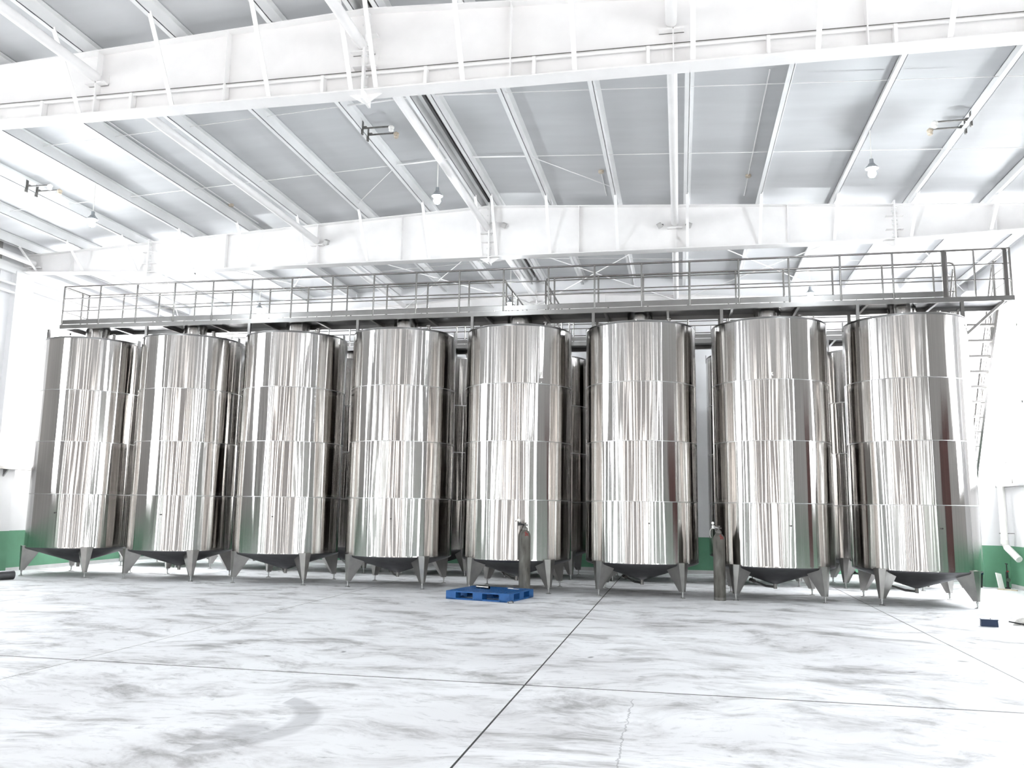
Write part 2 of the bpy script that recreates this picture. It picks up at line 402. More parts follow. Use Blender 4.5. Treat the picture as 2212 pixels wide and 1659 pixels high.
# roof sheets: one slope each side of the ridge, ridge gap closed by a dark cap
def slope(x0, x1, name):
    mb = MB()
    z0, z1 = z_roof(x0), z_roof(x1)
    mb.add([(x0, YF - T, z0), (x1, YF - T, z1), (x1, YB + T, z1), (x0, YB + T, z0), (x0, YF - T, z0 + .12), (x1, YF - T, z1 + .12), (x1, YB + T, z1 + .12), (x0, YB + T, z0 + .12)],
           [(3, 2, 1, 0), (4, 5, 6, 7), (0, 1, 5, 4), (1, 2, 6, 5), (2, 3, 7, 6), (3, 0, 4, 7)])
    return struct(mb.build(name, 'ceiling'))
slope(XL - T, XC - .13, 'ceiling'); slope(XC + .13, XR + T, 'ceiling')
struct(MB().box(XC - .3, XC + .3, YF - T, YB + T, z_roof(XC) + .12, z_roof(XC) + .22).build('trim_1', 'darksteel'))
# wall foot strips
struct(MB().box(XL, XL + .02, YF, YB, 0, .09).build('baseboard_left', 'sidegrey'))
struct(MB().box(XL, XR, YB - .02, YB, 0, .09).build('baseboard_back', 'sidegrey'))
struct(MB().box(XR - .02, XR, 15.0, YB, 0, .09).build('baseboard_right', 'sidegrey'))
# boxed columns on the side walls
struct(MB().box(XL, -15.36, 16.75, 17.30, 0, 7.05).build('trim_2', 'wall'))
struct(MB().box(6.93, XR, 21.75, 22.15, 0, 7.05).build('trim_3', 'wall'))
struct(MB().box(6.75, XR, 16.95, 17.35, 0, 7.05).build('trim_4', 'wall'))
struct(MB().box(XL, -15.30, 9.5, 9.95, 0, 7.05).build('trim_5', 'wall'))
struct(MB().box(7.25, XR, 9.5, 9.9, 0, 7.05).build('trim_6', 'wall'))
# eave beams and the white strip over the windows
struct(MB().box(XL, XL + .12, YF, YB, 6.98, 7.2).build('trim_7', 'paint2'))
struct(MB().box(XR - .12, XR, YF, YB, 6.98, 7.2).build('trim_8', 'paint2'))

# ================================================================== STEEL FRAMES
def rafter(y, label, top_drop=0.0, brace=True, joints=(-12.05, XC, 4.2)):
    t = thing('roof_beam', label, 'roof beam', (0, y, 0), 0, 'white portal frame beams')
    xs = [XL + .02, -12.05, XC, 4.2, XR - .02]
    ft = .016
    zt_ = lambda x: z_top(x) - top_drop
    web = MB(); pts = [(x, z_bot(x) + ft) for x in xs] + [(x, zt_(x) - ft) for x in reversed(xs)]
    n = len(xs)
    for i in range(n - 1):
        web.poly([(xs[i], z_bot(xs[i]) + ft), (xs[i + 1], z_bot(xs[i + 1]) + ft), (xs[i + 1], zt_(xs[i + 1]) - ft), (xs[i], zt_(xs[i]) - ft)], .012)
    web.build('web', 'paint', t)
    for nm, zf in (('bottom_flange', lambda x: z_bot(x) + ft / 2), ('top_flange', lambda x: zt_(x) - ft / 2)):
        mb = MB()
        for i in range(n - 1): mb.beam((xs[i], 0, zf(xs[i])), (xs[i + 1], 0, zf(xs[i + 1])), .26, ft)
        mb.build(nm, 'paint', t)
    for x in joints:
        MB().box(x - .016, x + .016, -.14, .14, z_bot(x) - .12, zt_(x) + .07).build('end_plate', 'paint', t)
        ribs = MB()
        for f in (.30, .68):
            z = z_bot(x) + (zt_(x) - z_bot(x)) * f
            ribs.box(x - .16, x + .16, -.12, -.006, z - .006, z + .006)
        for s_ in (-1, 1):
            ribs.add([(x + s_ * .016, -.008, z_bot(x)), (x + s_ * .22, -.008, z_bot(x)), (x + s_ * .016, -.008, z_bot(x) - .13),
                      (x + s_ * .016, .008, z_bot(x)), (x + s_ * .22, .008, z_bot(x)), (x + s_ * .016, .008, z_bot(x) - .13)],
                     [(0, 1, 2), (5, 4, 3), (0, 3, 4, 1), (1, 4, 5, 2), (2, 5, 3, 0)])
        ribs.build('gusset', 'paint', t)
        bl = MB()
        for s_ in (-1, 1):
            for k in range(8):
                z = z_bot(x) + .06 + k * (zt_(x) - z_bot(x) - .12) / 7
                bl.tube([(x + s_ * .016, -.075, z), (x + s_ * .05, -.075, z)], .014, 6)
        bl.build('bolts', 'paint2', t)['kind'] = 'stuff'
    for x in (-14.1, -10.1, -7.86, -5.9, -2.0, -0.0, 2.2, 6.0):
        MB().box(x - .006, x + .006, -.12, -.006, z_bot(x) + ft, zt_(x) - ft).build('stiffener', 'paint', t)
    if brace:
        for x in PUR:
            xs_ = x + (0.0 if abs(x - XC) > .3 else 0.0)
            MB().beam((xs_, -.72, z_top(x) + .03), (xs_, -.09, z_bot(x) + .04), .014, .06, (1, 0, 0)).build('flange_brace', 'paint', t)
    return t
PUR_OFF = (.17, 1.32, 2.74, 4.16, 5.58, 7.0, 8.42, 9.84, 11.1)
PUR = sorted([XC - d for d in PUR_OFF] + [XC + d for d in PUR_OFF])
rafter(Y_NEAR, 'white roof beam crossing the top of the picture, nearest of the three')
rafter(Y_FAR, 'white roof beam in front of and above the tank railing, middle of the three')
rafter(Y_END, 'white roof beam against the back wall, seen through the railing', .33, False, (XC,))

ords = ('first', 'second', 'third', 'fourth', 'fifth', 'sixth', 'seventh', 'eighth', 'ninth')
for side in (-1, 1):
    for k, d in enumerate(PUR_OFF):
        x = XC + side * d
        z0 = z_top(x); z1 = z0 + PUR_H - .005
        t = thing('roof_purlin', 'white roof purlin under the ceiling sheet, %s %s of the ridge' % (ords[k], 'left' if side < 0 else 'right'),
                  'purlin', (x, 0, 0), 0, 'white roof purlins')
        MB().box(-.004, .004, YF, YB - .02, z0, z1).build('web', 'paint2', t)
        MB().box(-.072, .004, YF, YB - .02, z0, z0 + .008).add([], []).build('lower_flange', 'paint2', t)
        MB().box(-.004, .072, YF, YB - .02, z1 - .008, z1).build('upper_flange', 'paint2', t)
        if k < len(PUR_OFF) - 1:
            x2 = side * (PUR_OFF[k + 1] - d); zz = z0 + .12; zz2 = z_top(x + x2) + .12
            rr = .016 if k == 0 else .0065
            for yr in (2.4, 4.9, 12.2, 14.65, 19.1, 21.2):
                MB().tube([(0, yr, zz), (x2, yr, zz2)], rr, 6).build('sag_rod', 'paint', t)
            if k == 1:
                MB().tube([(0, 14.65, zz - .02), (x2 , 16.3, zz2)], .008, 6).build('sag_rod', 'paint', t)
# long round ties from frame to frame
for x, lab in ((-7.88, 'left of the ridge'), (-3.97, 'beneath the ridge'), (-0.02, 'right of the ridge'), (-15.1, 'along the left eave')):
    zt = 7.49 if x != -3.97 else 7.58
    if x < -15: zt = 7.27
    t = thing('roof_tie', 'white round steel tie tube running between the roof beams %s' % lab, 'tie tube', (x, 0, 0), 0, 'round tie tubes')
    for a, b in ((YF, Y_NEAR - .1), (Y_NEAR + .1, Y_FAR - .1), (Y_FAR + .1, Y_END - .1)):
        MB().tube([(0, a, zt), (0, b, zt)], .07, 14).build('tube', 'paint', t)
        MB().box(-.15, .15, b - .02, b + .088, zt - .10, zt - .08).box(-.15, .15, b + .076, b + .09, zt - .1, zt + .05).build('saddle', 'paint', t)
# cross bracing rods in the rear roof bay
for nb, (a, b) in enumerate(((-15.2, -11.9), (-11.9, -7.9), (-7.9, -3.97), (-3.97, 0.0), (0.0, 4.2), (4.2, 7.3))):
    for p, q, lab in ((a, b, 'running back to the right'), (b, a, 'running back to the left')):
        o = MB().tube([(p, Y_FAR + .1, 7.42 + .02 * (p < q)), (q, Y_END - .12, 7.36 + .02 * (p < q))], .011, 6).build('brace_rod', 'paint')
        tag(o, 'thin white brace rod %s, %s roof panel behind the middle beam' % (lab, ords[nb]), 'brace rod', 'roof brace rods')
# conduit along the near beam
t = thing('conduit', 'white flaking pipe clipped along the lower web of the nearest beam', 'conduit', (0, Y_NEAR - .05, 0))
zc = 7.19
MB().tube([(XL + .3, -.02, zc), (XR - .3, -.02, zc)], .022, 8).build('pipe', 'paint', t)
MB().tube([(XL + .3, -.03, zc + .033), (XR - .3, -.03, zc + .033)], .006, 6).build('cable', 'bracket', t)
for k in range(16):
    x = -14.3 + k * 1.4
    MB().box(x - .02, x + .02, -.06, .04, zc - .22, zc + .012).build('clip', 'paint', t)

# ================================================================== TANKS
TX0, TS, TY, TR, TZB, TZT = -13.621, 2.5708, 17.499, 1.1245, 0.607, 5.3405
RY = 20.94
SEAMS = (1.81, 2.975, 4.135)
def make_tank(label):
    t = thing('storage_tank', label, 'tank', (0, 0, 0), 0, 'front row of stainless tanks')
    R = TR
    sh = MB()
    n = 144
    rows = [TZB + .03 + k * (TZT - .03 - TZB - .03) / 12 for k in range(13)]
    sh.lathe([(R, z) for z in rows], n)
    sh.build('shell', 'tank', t, weld=True)
    rim = MB().lathe([(R - .012, TZT + .012), (R - .004, TZT), (R + .001, TZT - .03)], 96)
    rim.lathe([(R - .012, TZT + .012), (0.26, TZT + .10)], 96)
    rim.build('top_cone', 'plate', t, weld=True)
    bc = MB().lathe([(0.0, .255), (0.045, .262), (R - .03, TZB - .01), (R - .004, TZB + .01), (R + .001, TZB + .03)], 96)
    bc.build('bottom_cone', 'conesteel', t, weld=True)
    for z in SEAMS:
        MB().lathe([(R, z - .007), (R + .0018, z - .003), (R + .0018, z + .003), (R, z + .007)], 120).build('weld_seam', 'seam', t)
    nk = MB().lathe([(.265, TZT + .06), (.265, 5.725)], 48)
    nk.lathe([(.265, 5.725), (0, 5.73)], 48, smooth=False)
    nk.build('manway_neck', 'tank', t)
    # four folded plate legs with threaded feet
    for ang in (45, 135, 225, 315):
        a = rad(ang)
        mb = MB()
        ro = R + .035
        wt, wb_, dt, db = .13, .045, .36, .085
        zt_, zb_ = TZB + .055, .125
        B = [(ro, -wb_, zb_), (ro, wb_, zb_), (ro - db, wb_ * .95, zb_), (ro - db, -wb_ * .95, zb_)]
        Tt = [(ro, -wt, zt_), (ro, wt, zt_), (ro - dt, wt * .95, zt_ - .10), (ro - dt, -wt * .95, zt_ - .10)]
        # bend the plates: outer face is creased along its middle
        vs = [B[0], (ro + .012, 0, zb_), B[1], B[2], B[3], Tt[0], (ro + .03, 0, zt_), Tt[1], Tt[2], Tt[3]]
        mb.add(vs, [(0, 1, 6, 5), (1, 2, 7, 6), (2, 3, 8, 7), (3, 4, 9, 8), (4, 0, 5, 9), (0, 4, 3, 2, 1), (5, 6, 7, 8, 9)])
        mb.xform(Matrix.Rotation(a, 4, 'Z'))
        lg = mb.build('leg', 'legsteel', t)
        fx, fy = (R + .002) * math.cos(a), (R + .002) * math.sin(a)
        MB().lathe([(.0, 0), (.052, 0), (.052, .008), (.02, .02), (.014, .03), (.014, .135)], 14, (fx, fy, 0)).lathe([(.014, .095), (.026, .095), (.026, .115), (.014, .115)], 6, (fx, fy, 0), False).build('levelling_foot', 'seam', lg)
    # vents, lugs, sample port, drain
    vx, vy = .60, -.22
    MB().lathe([(.032, TZT + .03), (.032, 5.55)], 12, (vx, vy, 0)).lathe([(.032, 5.535), (.058, 5.535), (.058, 5.555), (.0, 5.555)], 14, (vx, vy, 0), False).build('vent_pipe', 'rail', t)
    MB().lathe([(.025, TZT + .03), (.025, 5.50), (.04, 5.50), (.04, 5.52), (0, 5.52)], 12, (.42, .55, 0)).build('vent_pipe', 'rail', t)
    for s_ in (-1, 1):
        MB().box(s_ * R - .006, s_ * R + .006, -.05, .05, TZT - .10, TZT + .09).build('lifting_lug', 'plate', t)
    a = rad(-80.3)
    pa = Vector((math.cos(a), math.sin(a), 0))
    sp = MB().tube([pa * (R - .01) + Vector((0, 0, 1.40)), pa * (R + .035) + Vector((0, 0, 1.40))], .014, 10)
    sp.build('sample_port', 'rail', t)
    MB().tube([pa * (R + .035) + Vector((0, 0, 1.40)), pa * (R + .045) + Vector((0, 0, 1.40))], .012, 8).build('port_plug', 'black', t)
    dn = MB().tube([(0, 0, .30), (0, 0, .17)], .034, 12).tube([(0, 0, .20), (-.15, .22, .20), (-.35, .55, .26)], .022, 10)
    dn.build('drain_pipe', 'darksteel', t)
    vb = MB().tube([(-.35, .55, .26), (-.41, .65, .275)], .045, 12).tube([(-.38, .60, .27), (-.38, .60, .36)], .012, 8).box(-.46, -.36, .59, .61, .355, .37)
    vb.build('drain_valve', 'rail', t)
    return t
front_labels = [
    'brushed steel tank at the far left end of the front row, beside the green pilaster',
    'brushed steel tank in the front row, second from the left end',
    'brushed steel tank in the front row, third from the left end',
    'brushed steel tank in the front row just left of the blue pallet',
    'brushed steel tank in the front row behind the blue pallet and first gas cylinder',
    'brushed steel tank in the front row between the two gas cylinders',
    'brushed steel tank with a torn tag, right of the second gas cylinder',
    'brushed steel tank at the right end of the front row, under the stair end']
rear_labels = [
    'rear row steel tank hidden behind the leftmost front tank',
    'rear row steel tank behind the second front tank from the left',
    'rear row steel tank behind the third front tank from the left',
    'rear row steel tank behind the front tank left of the pallet',
    'rear row steel tank behind the front tank with the pallet',
    'rear row steel tank behind the front tank between the gas cylinders',
    'rear row steel tank seen behind the torn tag tank and second cylinder',
    'rear row steel tank at the right end, behind the last front tank']
tank = make_tank(front_labels[0])
tank.location = (TX0, TY, 0)
tanks = [tank]
for i in range(1, 8):
    tanks.append(dup(tank, (TX0 + TS * i, TY, 0), 0, front_labels[i]))
for i in range(8):
    r = dup(tank, (TX0 + TS * i, RY, 0), 0, rear_labels[i])
    r['group'] = 'rear row of stainless tanks'
# torn tag left on the seventh tank
a0 = rad(-93.2)
tg = MB()
pts = [(-.035, .03), (.03, .035), (.005, .012), (.03, -.02), (.02, -.035), (-.02, -.005)]
tv = []
for (du, dz) in pts:
    aa = a0 + du / TR
    tv.append((aa, 4.23 + dz))
for rr in (TR + .001, TR + .004): tg.v += [(rr * math.cos(aa), rr * math.sin(aa), z) for aa, z in tv]
n = len(pts)
tg.f += [tuple(range(n)), tuple(range(2 * n - 1, n - 1, -1))] + [(k, n + k, n + (k + 1) % n, (k + 1) % n) for k in range(n)]; tg.sm += [False] * (n + 2)
tg.build('torn_tag', 'plastic', tanks[6])['label'] = 'torn white tag remnant'

# ================================================================== WALKWAYS
PX0, PX1 = -14.26, 6.24
F_Y = 17.0
def rail_run(t, y, xa, xb, posts, z0, hoop_a=False, hoop_b=False, toe_end=None):
    def ends(z, hoop):
        p = []
        if hoop_a and hoop: p += [(xa - .0, y, z0), (xa, y, z - .08), (xa + .025, y, z - .022)]
        p += [(xa + (.08 if hoop_a and hoop else 0), y, z), (xb - (.08 if hoop_b and hoop else 0), y, z)]
        if hoop_b and hoop: p += [(xb - .025, y, z - .022), (xb, y, z - .08), (xb, y, z0)]
        return p
    MB().tube(ends(6.68, True), .021, 8).build('top_rail', 'rail', t)
    for z in (6.385, 6.085):
        MB().tube([(xa, y, z), (xb, y, z)], .012, 6).build('mid_rail', 'rail', t)
    MB().box(xa, toe_end or xb, y - .004, y + .004, 5.775, 5.875).build('toe_board', 'plate', t)
    for x in posts:
        MB().tube([(x, y, z0), (x, y, 6.68)], .02, 8).build('post', 'rail', t)
def walkway(yf, label, gaps_front, gaps_back):
    yb_ = yf + .85
    t = thing('walkway', label, 'walkway', (0, 0, 0), 0, 'steel walkways over the tanks')
    MB().box(PX0, PX1, yf + .03, yb_ - .03, 5.735, 5.75).build('deck', 'deck', t)
    for y in (yf, yb_):
        MB().box(PX0, PX1, y - .03, y + .03, 5.66, 5.755).build('channel', 'plate', t)
    for k in range(17):
        x = PX0 + .06 + k * (PX1 - PX0 - .12) / 16
        MB().box(x - .025, x + .025, yf + .03, yb_ - .03, 5.66, 5.735).build('joist', 'plate', t)
    for i in range(8):
        x = TX0 + i * TS - .93
        for y in (yf, yb_):
            MB().box(x - .03, x + .03, y - .03, y + .03, 5.36 if i else 5.36, 5.66).build('support_post', 'plate', t)
    x = TX0 + 7 * TS + .95
    for y in (yf, yb_):
        MB().box(x - .03, x + .03, y - .03, y + .03, 5.36, 5.66).build('support_post', 'plate', t)
    allp = [-14.23 + .966 * k for k in range(21)]
    for y, gaps in ((yf, gaps_front), (yb_, gaps_back)):
        cuts = [PX0 + .03] + [g for gp in gaps for g in gp] + [PX1 - .03]
        for a, b in zip(cuts[::2], cuts[1::2]):
            ps = [p for p in allp if a + .05 < p < b - .15]
            ha, hb = a > PX0 + .1, b < PX1 - .1
            rail_run(t, y, a, b, ps + ([] if ha else [a]) + ([] if hb else [b]), 5.755, ha, hb, 5.04 if y == F_Y else None)
    # end rails
    for x in (PX0 + .03,):
        for z, r in ((6.68, .021), (6.385, .012), (6.085, .012), (6.64, .012)):
            MB().tube([(x, yf, z), (x, yb_, z)], r, 8).build('end_rail', 'rail', t)
        MB().tube([(x, yf + .62, 5.755), (x, yf + .62, 6.68)], .02, 8).build('post', 'rail', t)
    return t
wk = walkway(F_Y, 'long steel walkway with railings above the front row of tanks', [], [(-3.72, -2.83), (5.49, 6.2)])
# the wider gate posts and brace at the right end
for x in (5.04, 6.12):
    MB().box(x - .035, x + .035, F_Y - .03, F_Y + .03, 5.755, 6.66).build('gate_post', 'rail', wk)
MB().tube([(5.58, F_Y, 5.755), (5.58, F_Y, 6.68)], .018, 8).build('post', 'rail', wk)
MB().beam((6.06, F_Y, 5.66), (5.28, F_Y + .2, 4.93), .06, .05).build('bracket_strut', 'plate', wk)
for z, r in ((6.68, .021), (6.385, .012), (6.085, .012)):
    MB().tube([(PX1 - .03, F_Y, z), (PX1 - .03, F_Y + .85, z)], r, 8).build('end_rail', 'rail', wk)
R_Y = 20.44
walkway(R_Y, 'matching steel walkway with railings above the rear row of tanks', [(-3.72, -2.83)], [])
br = thing('walkway_bridge', 'short railed steel bridge joining the two walkways at the ridge', 'walkway')
MB().box(-3.70, -2.85, F_Y + .88, R_Y - .03, 5.735, 5.75).build('deck', 'deck', br)
for x in (-3.72, -2.83):
    MB().box(x - .03, x + .03, F_Y + .88, R_Y - .03, 5.66, 5.755).build('channel', 'plate', br)
    MB().tube([(x, F_Y + .9, 6.6), (x, R_Y - .06, 6.6)], .021, 8).build('top_rail', 'rail', br)
    for z in (6.33, 6.05):
        MB().tube([(x, F_Y + .9, z), (x, R_Y - .06, z)], .012, 6).build('mid_rail', 'rail', br)
    for y in (18.55, 19.2, 19.85):
        MB().tube([(x, y, 5.755), (x, y, 6.6)], .02, 8).build('post', 'rail', br)
# stair at the right end, going down away from the camera
st = thing('stair', 'steep steel stair descending behind the right end of the walkway', 'stair', (0, 0, 0))
sy0, sz0, sy1 = F_Y + .86, 5.72, F_Y + .86 + 3.2
slope_ = 5.6 / 3.2
for x in (5.50, 6.22):
    MB().beam((x, sy0, sz0 + .02), (x, sy1, 0.06), .045, .16, (0, 0, 1)).build('stringer', 'rail', st)
nt_ = 19
for k in range(nt_):
    z = 5.43 - k * .288; y = sy0 + (sz0 - z) / slope_
    MB().box(5.525, 6.195, y - .09, y + .10, z - .04, z).build('tread', 'darksteel', st)
for x in (5.50, 6.22):
    MB().tube([(x, sy0, 5.75), (x, sy0 + .02, 6.55), (x, sy0 + .10, 6.58), (x, sy1 - .1, 1.05), (x, sy1 - .05, .9), (x, sy1 - .06, .15)], .02, 8).build('handrail', 'rail', st)
    for zo in (.28, .55):
        MB().tube([(x, sy0 + .08, 5.68 + zo), (x, sy1 - .1, .2 + zo)], .011, 6).build('mid_rail', 'rail', st)
    for k in range(4):
        y = sy0 + .35 + k * .75; z = 5.72 - (y - sy0) * slope_
        MB().tube([(x, y, z), (x, y, z + .86)], .016, 8).build('baluster', 'rail', st)

# ================================================================== CEILING FITTINGS
def lamp(x, y, zl, label, bulb='bulb'):
    t = thing('pendant_lamp', label, 'lamp', (x, y, 0), 0, 'hanging bell lamps')
    zt_ = z_top(x) if min(abs(x - p) for p in PUR) < .08 else z_roof(x)
    MB().tube([(0, 0, zl + .16), (0, 0, zt_)], .009, 6).build('cord', 'plastic', t)
    MB().lathe([(0, .17), (.03, .17), (.035, .10), (.045, .09)], 16, (0, 0, zl)).build('socket', 'lampmetal', t)
    MB().lathe([(.045, .095), (.06, .07), (.09, .04), (.10, .01), (.095, .01), (.085, .035), (.04, .085)], 24, (0, 0, zl)).build('shade', 'lampmetal', t)
    MB().lathe([(0, -.135), (.035, -.125), (.062, -.085), (.055, -.03), (.025, .03), (0, .03)], 16, (0, 0, zl)).build('bulb', bulb, t)
lamp(XC - 7.0, 13.6, 6.97, 'lit bell lamp hanging near the left wall, in front of the middle beam')
lamp(XC - .17, 13.6, 7.03, 'lit bell lamp hanging near the ridge, in front of the middle beam')
lamp(XC + 7.0, 13.6, 7.06, 'lit bell lamp hanging near the right wall, in front of the middle beam')
lamp(XC - 7.0, 20.2, 6.80, 'lit bell lamp behind the railing above the third front tank', 'bulb_rear')
lamp(XC - .17, 20.2, 6.72, 'lit bell lamp behind the railing at the walkway bridge', 'bulb_rear')
lamp(XC + 7.0, 20.2, 6.72, 'lit bell lamp behind the railing above the torn tag tank', 'bulb_rear')
def insulators(x, y, side, label):
    t = thing('insulator_bracket', label, 'bracket', (x, y, 0), 0, 'paired insulator brackets')
    z = z_top(x) + .02
    for k, dy in enumerate((-.12, .14)):
        MB().box(-.012, .012, dy - .03, dy + .03, z - .09, z + .15).box(-.02, .06 * side + .02 * side, dy - .02, dy + .02, z + .02, z + .05).build('hanger', 'bracket', t)
        MB().beam((0, dy, z + .02), (side * .52, dy, z + .02), .03, .018).build('arm', 'bracket', t)
        ins = MB().lathe([(0, -.075), (.03, -.075), (.045, -.05), (.03, -.035), (.05, -.015), (.05, .01), (.03, .03), (.0, .05)], 14, (side * .52, dy, z))
        ins.build('insulator', 'porcelain' if k else 'plastic', t)
insulators(XC - 1.32, 13.0, 1, 'pair of grey arms with insulators on a purlin left of the ridge')
insulators(XC + 8.42, 13.5, -1, 'pair of grey arms with insulators on a purlin near the right wall')
insulators(XC - 8.42, 13.6, 1, 'pair of grey arms with insulators on a purlin near the left wall')
insulators(XC - 8.42, 19.2, 1, 'pair of grey arms with insulators behind the middle beam, left side')
insulators(XC + 7.0, 19.0, -1, 'pair of grey arms with insulators behind the middle beam, right side')
def junction(x, y, label, run):
    t = thing('junction_box', label, 'junction box', (x, y, 0), 0, 'ceiling junction boxes')
    z = z_roof(x)
    MB().lathe([(0, -.05), (.05, -.05), (.055, -.03), (.055, -.002), (0, -.002)], 14, (0, 0, z)).build('box', 'porcelain', t)
    if run:
        MB().tube([(0, run[0], z - .015), (0, run[1], z - .015)], .010, 6).build('conduit', 'paint', t)
junction(-1.41, 15.6, 'small round junction box on the ceiling, right of the ridge', (.05, 1.3))
junction(1.37, 15.9, 'small round junction box with long conduit, on the right ceiling slope', (-4.0, 1.05))
junction(-9.35, 15.8, 'small round junction box with long conduit, on the left ceiling slope', (-5.5, 1.2))
junction(-6.85, 15.6, 'small round junction box on the ceiling, left of the ridge', None)
def spot(x, label, side):
    t = thing('spotlight', label, 'spotlight', (x, Y_FAR - .006, 0), 0, 'small spotlights on the middle beam')
    z = z_top(x) - .40
    MB().tube([(0, 0, z), (0, -.07, z), (.05 * side, -.11, z - .03)], .008, 6).build('arm', 'bracket', t)
    mb = MB().box(-.045, .045, -.06, .03, -.05, .05)
    mb.xform(Matrix.Translation((.07 * side, -.14, z - .05)) @ Matrix.Rotation(.5 * side, 4, 'Y') @ Matrix.Rotation(.5, 4, 'X'))
    mb.build('head', 'spotshade', t)  # white head coloured grey in place of its shading against the beam
spot(-7.68, 'small white spotlight on the middle beam beside the left tie tube', 1)
spot(-3.66, 'small white spotlight on the middle beam beside the ridge plate', 1)
spot(-0.26, 'small white spotlight on the middle beam, left of the right tie tube', -1)
spot(0.20, 'small white spotlight on the middle beam, right of the right tie tube', 1)

# ================================================================== WALL FITTINGS
t = thing('wall_ledge', 'grey steel ledge on a bracket running along the left wall', 'ledge')
MB().box(-15.355, -15.12, 10.4, 22.6, 2.365, 2.43).build('shelf', 'darksteel', t)
for y in (13.6, 16.95):
    MB().add([(-15.355, y - .02, 2.362), (-15.24, y - .02, 2.362), (-15.355, y - .02, 2.2), (-15.355, y + .02, 2.362), (-15.24, y + .02, 2.362), (-15.355, y + .02, 2.2)],
             [(0, 1, 2), (5, 4, 3), (0, 3, 4, 1), (1, 4, 5, 2), (2, 5, 3, 0)]).build('bracket', 'plate', t)
t = thing('wall_ledge', 'pale steel ledge running along the right wall above the downpipe', 'ledge')
MB().box(7.28, 7.5, 17.6, 22.9, 2.30, 2.36).build('shelf', 'plate', t)
for y in (19.0, 20.9):
    MB().tube([(7.36, y, 2.36), (7.36, y, 2.46)], .02, 8).build('peg', 'bracket', t)
t = thing('downpipe', 'white plastic downpipe with a bent foot on the right wall', 'pipe', (7.36, 21.35, 0))
MB().tube([(-.1, 0, 2.30), (-.1, 0, 1.02), (-.08, -.06, .93), (.02, -.46, .68)], .075, 14).build('pipe', 'plastic', t)
MB().tube([(-.1, 0, 1.0), (-.1, 0, 1.10)], .084, 14).build('pipe_collar', 'plastic', t)
MB().box(-.20, .12, -.012, .012, 1.235, 1.25).build('pipe_clip', 'bracket', t)
for yy, zz, lab in ((21.6, 2.87, 'small dark wall hook on the right wall above the ledge'), (21.9, 4.42, 'small dark wall hook on the right wall beside the stair')):
    t = thing('wall_hook', lab, 'hook', (7.5, yy, zz))
    MB().tube([(0, 0, 0), (-.12, 0, 0), (-.15, 0, .03)], .012, 6).build('hook', 'bracket', t)
    MB().box(-.012, 0, -.03, .03, -.03, .03).build('plate', 'bracket', t)
for z, lab in ((6.72, 'upper'), (6.52, 'lower')):
    o = MB().tube([(XL + .10, 8.0, z), (XL + .10, 23.3, z)], .035, 8).build('service_pipe', 'paint2')
    tag(o, 'grey service pipe high on the left wall, %s of the two' % lab, 'pipe', 'left wall service pipes')

# ================================================================== THINGS ON THE FLOOR
def gas_cylinder(x, y, rz, label, lean=0.0, reg_dark=False):
    t = thing('gas_cylinder', label, 'gas cylinder', (x, y, 0), rz, 'grey gas cylinders')
    R = .1095
    MB().lathe([(0, .005), (R - .015, .005), (R - .004, .02), (R, .05), (R, 1.12), (R - .006, 1.155), (R - .022, 1.19), (R - .045, 1.218), (.045, 1.235), (.042, 1.25)], 32).build('body', 'cyl', t, weld=True)
    MB().lathe([(R - .012, 0), (R + .002, 0), (R + .002, .055), (R - .0005, .058)], 32).build('foot_ring', 'bracket', t)
    MB().lathe([(.043, 1.235), (.052, 1.235), (.052, 1.27), (.04, 1.275), (.032, 1.30), (0, 1.30)], 20).build('collar', 'bracket', t)
    vv = MB().tube([(0, 0, 1.29), (0, 0, 1.36)], .017, 10).tube([(0, 0, 1.33), (.05, -.02, 1.33)], .012, 8).lathe([(0, 1.355), (.028, 1.355), (.028, 1.375), (0, 1.375)], 10, smooth=False)
    vv.build('valve', 'bracket', t)
    rg = MB().tube([(0, 0, 1.33), (-.06, -.02, 1.345), (-.085, -.025, 1.35)], .014, 8).lathe([(0, -.03), (.034, -.03), (.034, .03), (0, .03)], 14, (-.10, -.03, 1.35), False)
    rg.build('regulator', 'black' if reg_dark else 'seam', t)
    ga = MB().tube([(-.10, -.03, 1.38), (-.11, -.06, 1.42)], .008, 6).tube([(-.11, -.055, 1.42), (-.11, -.085, 1.425)], .026, 12)
    ga.build('gauge', 'plastic', t)
    MB().tube([(-.12, -.03, 1.34), (-.16, -.04, 1.28), (-.165, -.045, 1.21), (-.14, -.03, 1.15)] if not reg_dark else [(-.11, -.03, 1.34), (-.13, -.035, 1.29), (-.125, -.03, 1.25)], .006, 6).build('hose_stub', 'bracket' if reg_dark else 'plastic', t)
    # faded red mark on the shoulder: crossed strokes
    mk = MB()
    for (u0, z0, u1, z1) in ((-.45, 1.19, .35, 1.165), (-.05, 1.215, -.25, 1.12), (-.05, 1.18, .3, 1.125), (-.35, 1.145, .2, 1.14)):
        def on(u, z):
            r = R + .001 if z < 1.12 else R + .001 - max(0, (z - 1.12)) ** 2 * 4.7
            return Vector((r * math.cos(-PI / 2 + .5 + u), r * math.sin(-PI / 2 + .5 + u), z))
        mk.tube([on(u0 + (u1 - u0) * k / 5, z0 + (z1 - z0) * k / 5) for k in range(6)], .0065, 5)
    mk.build('red_mark', 'red', t)
    t.rotation_euler = (0, lean, rz)
    return t
gas_cylinder(-2.93, 16.19, 0, 'worn grey gas cylinder standing behind the blue pallet', 0, True)
gas_cylinder(0.715, 16.63, 0, 'worn grey gas cylinder standing on the floor left of the torn tag tank', 0)

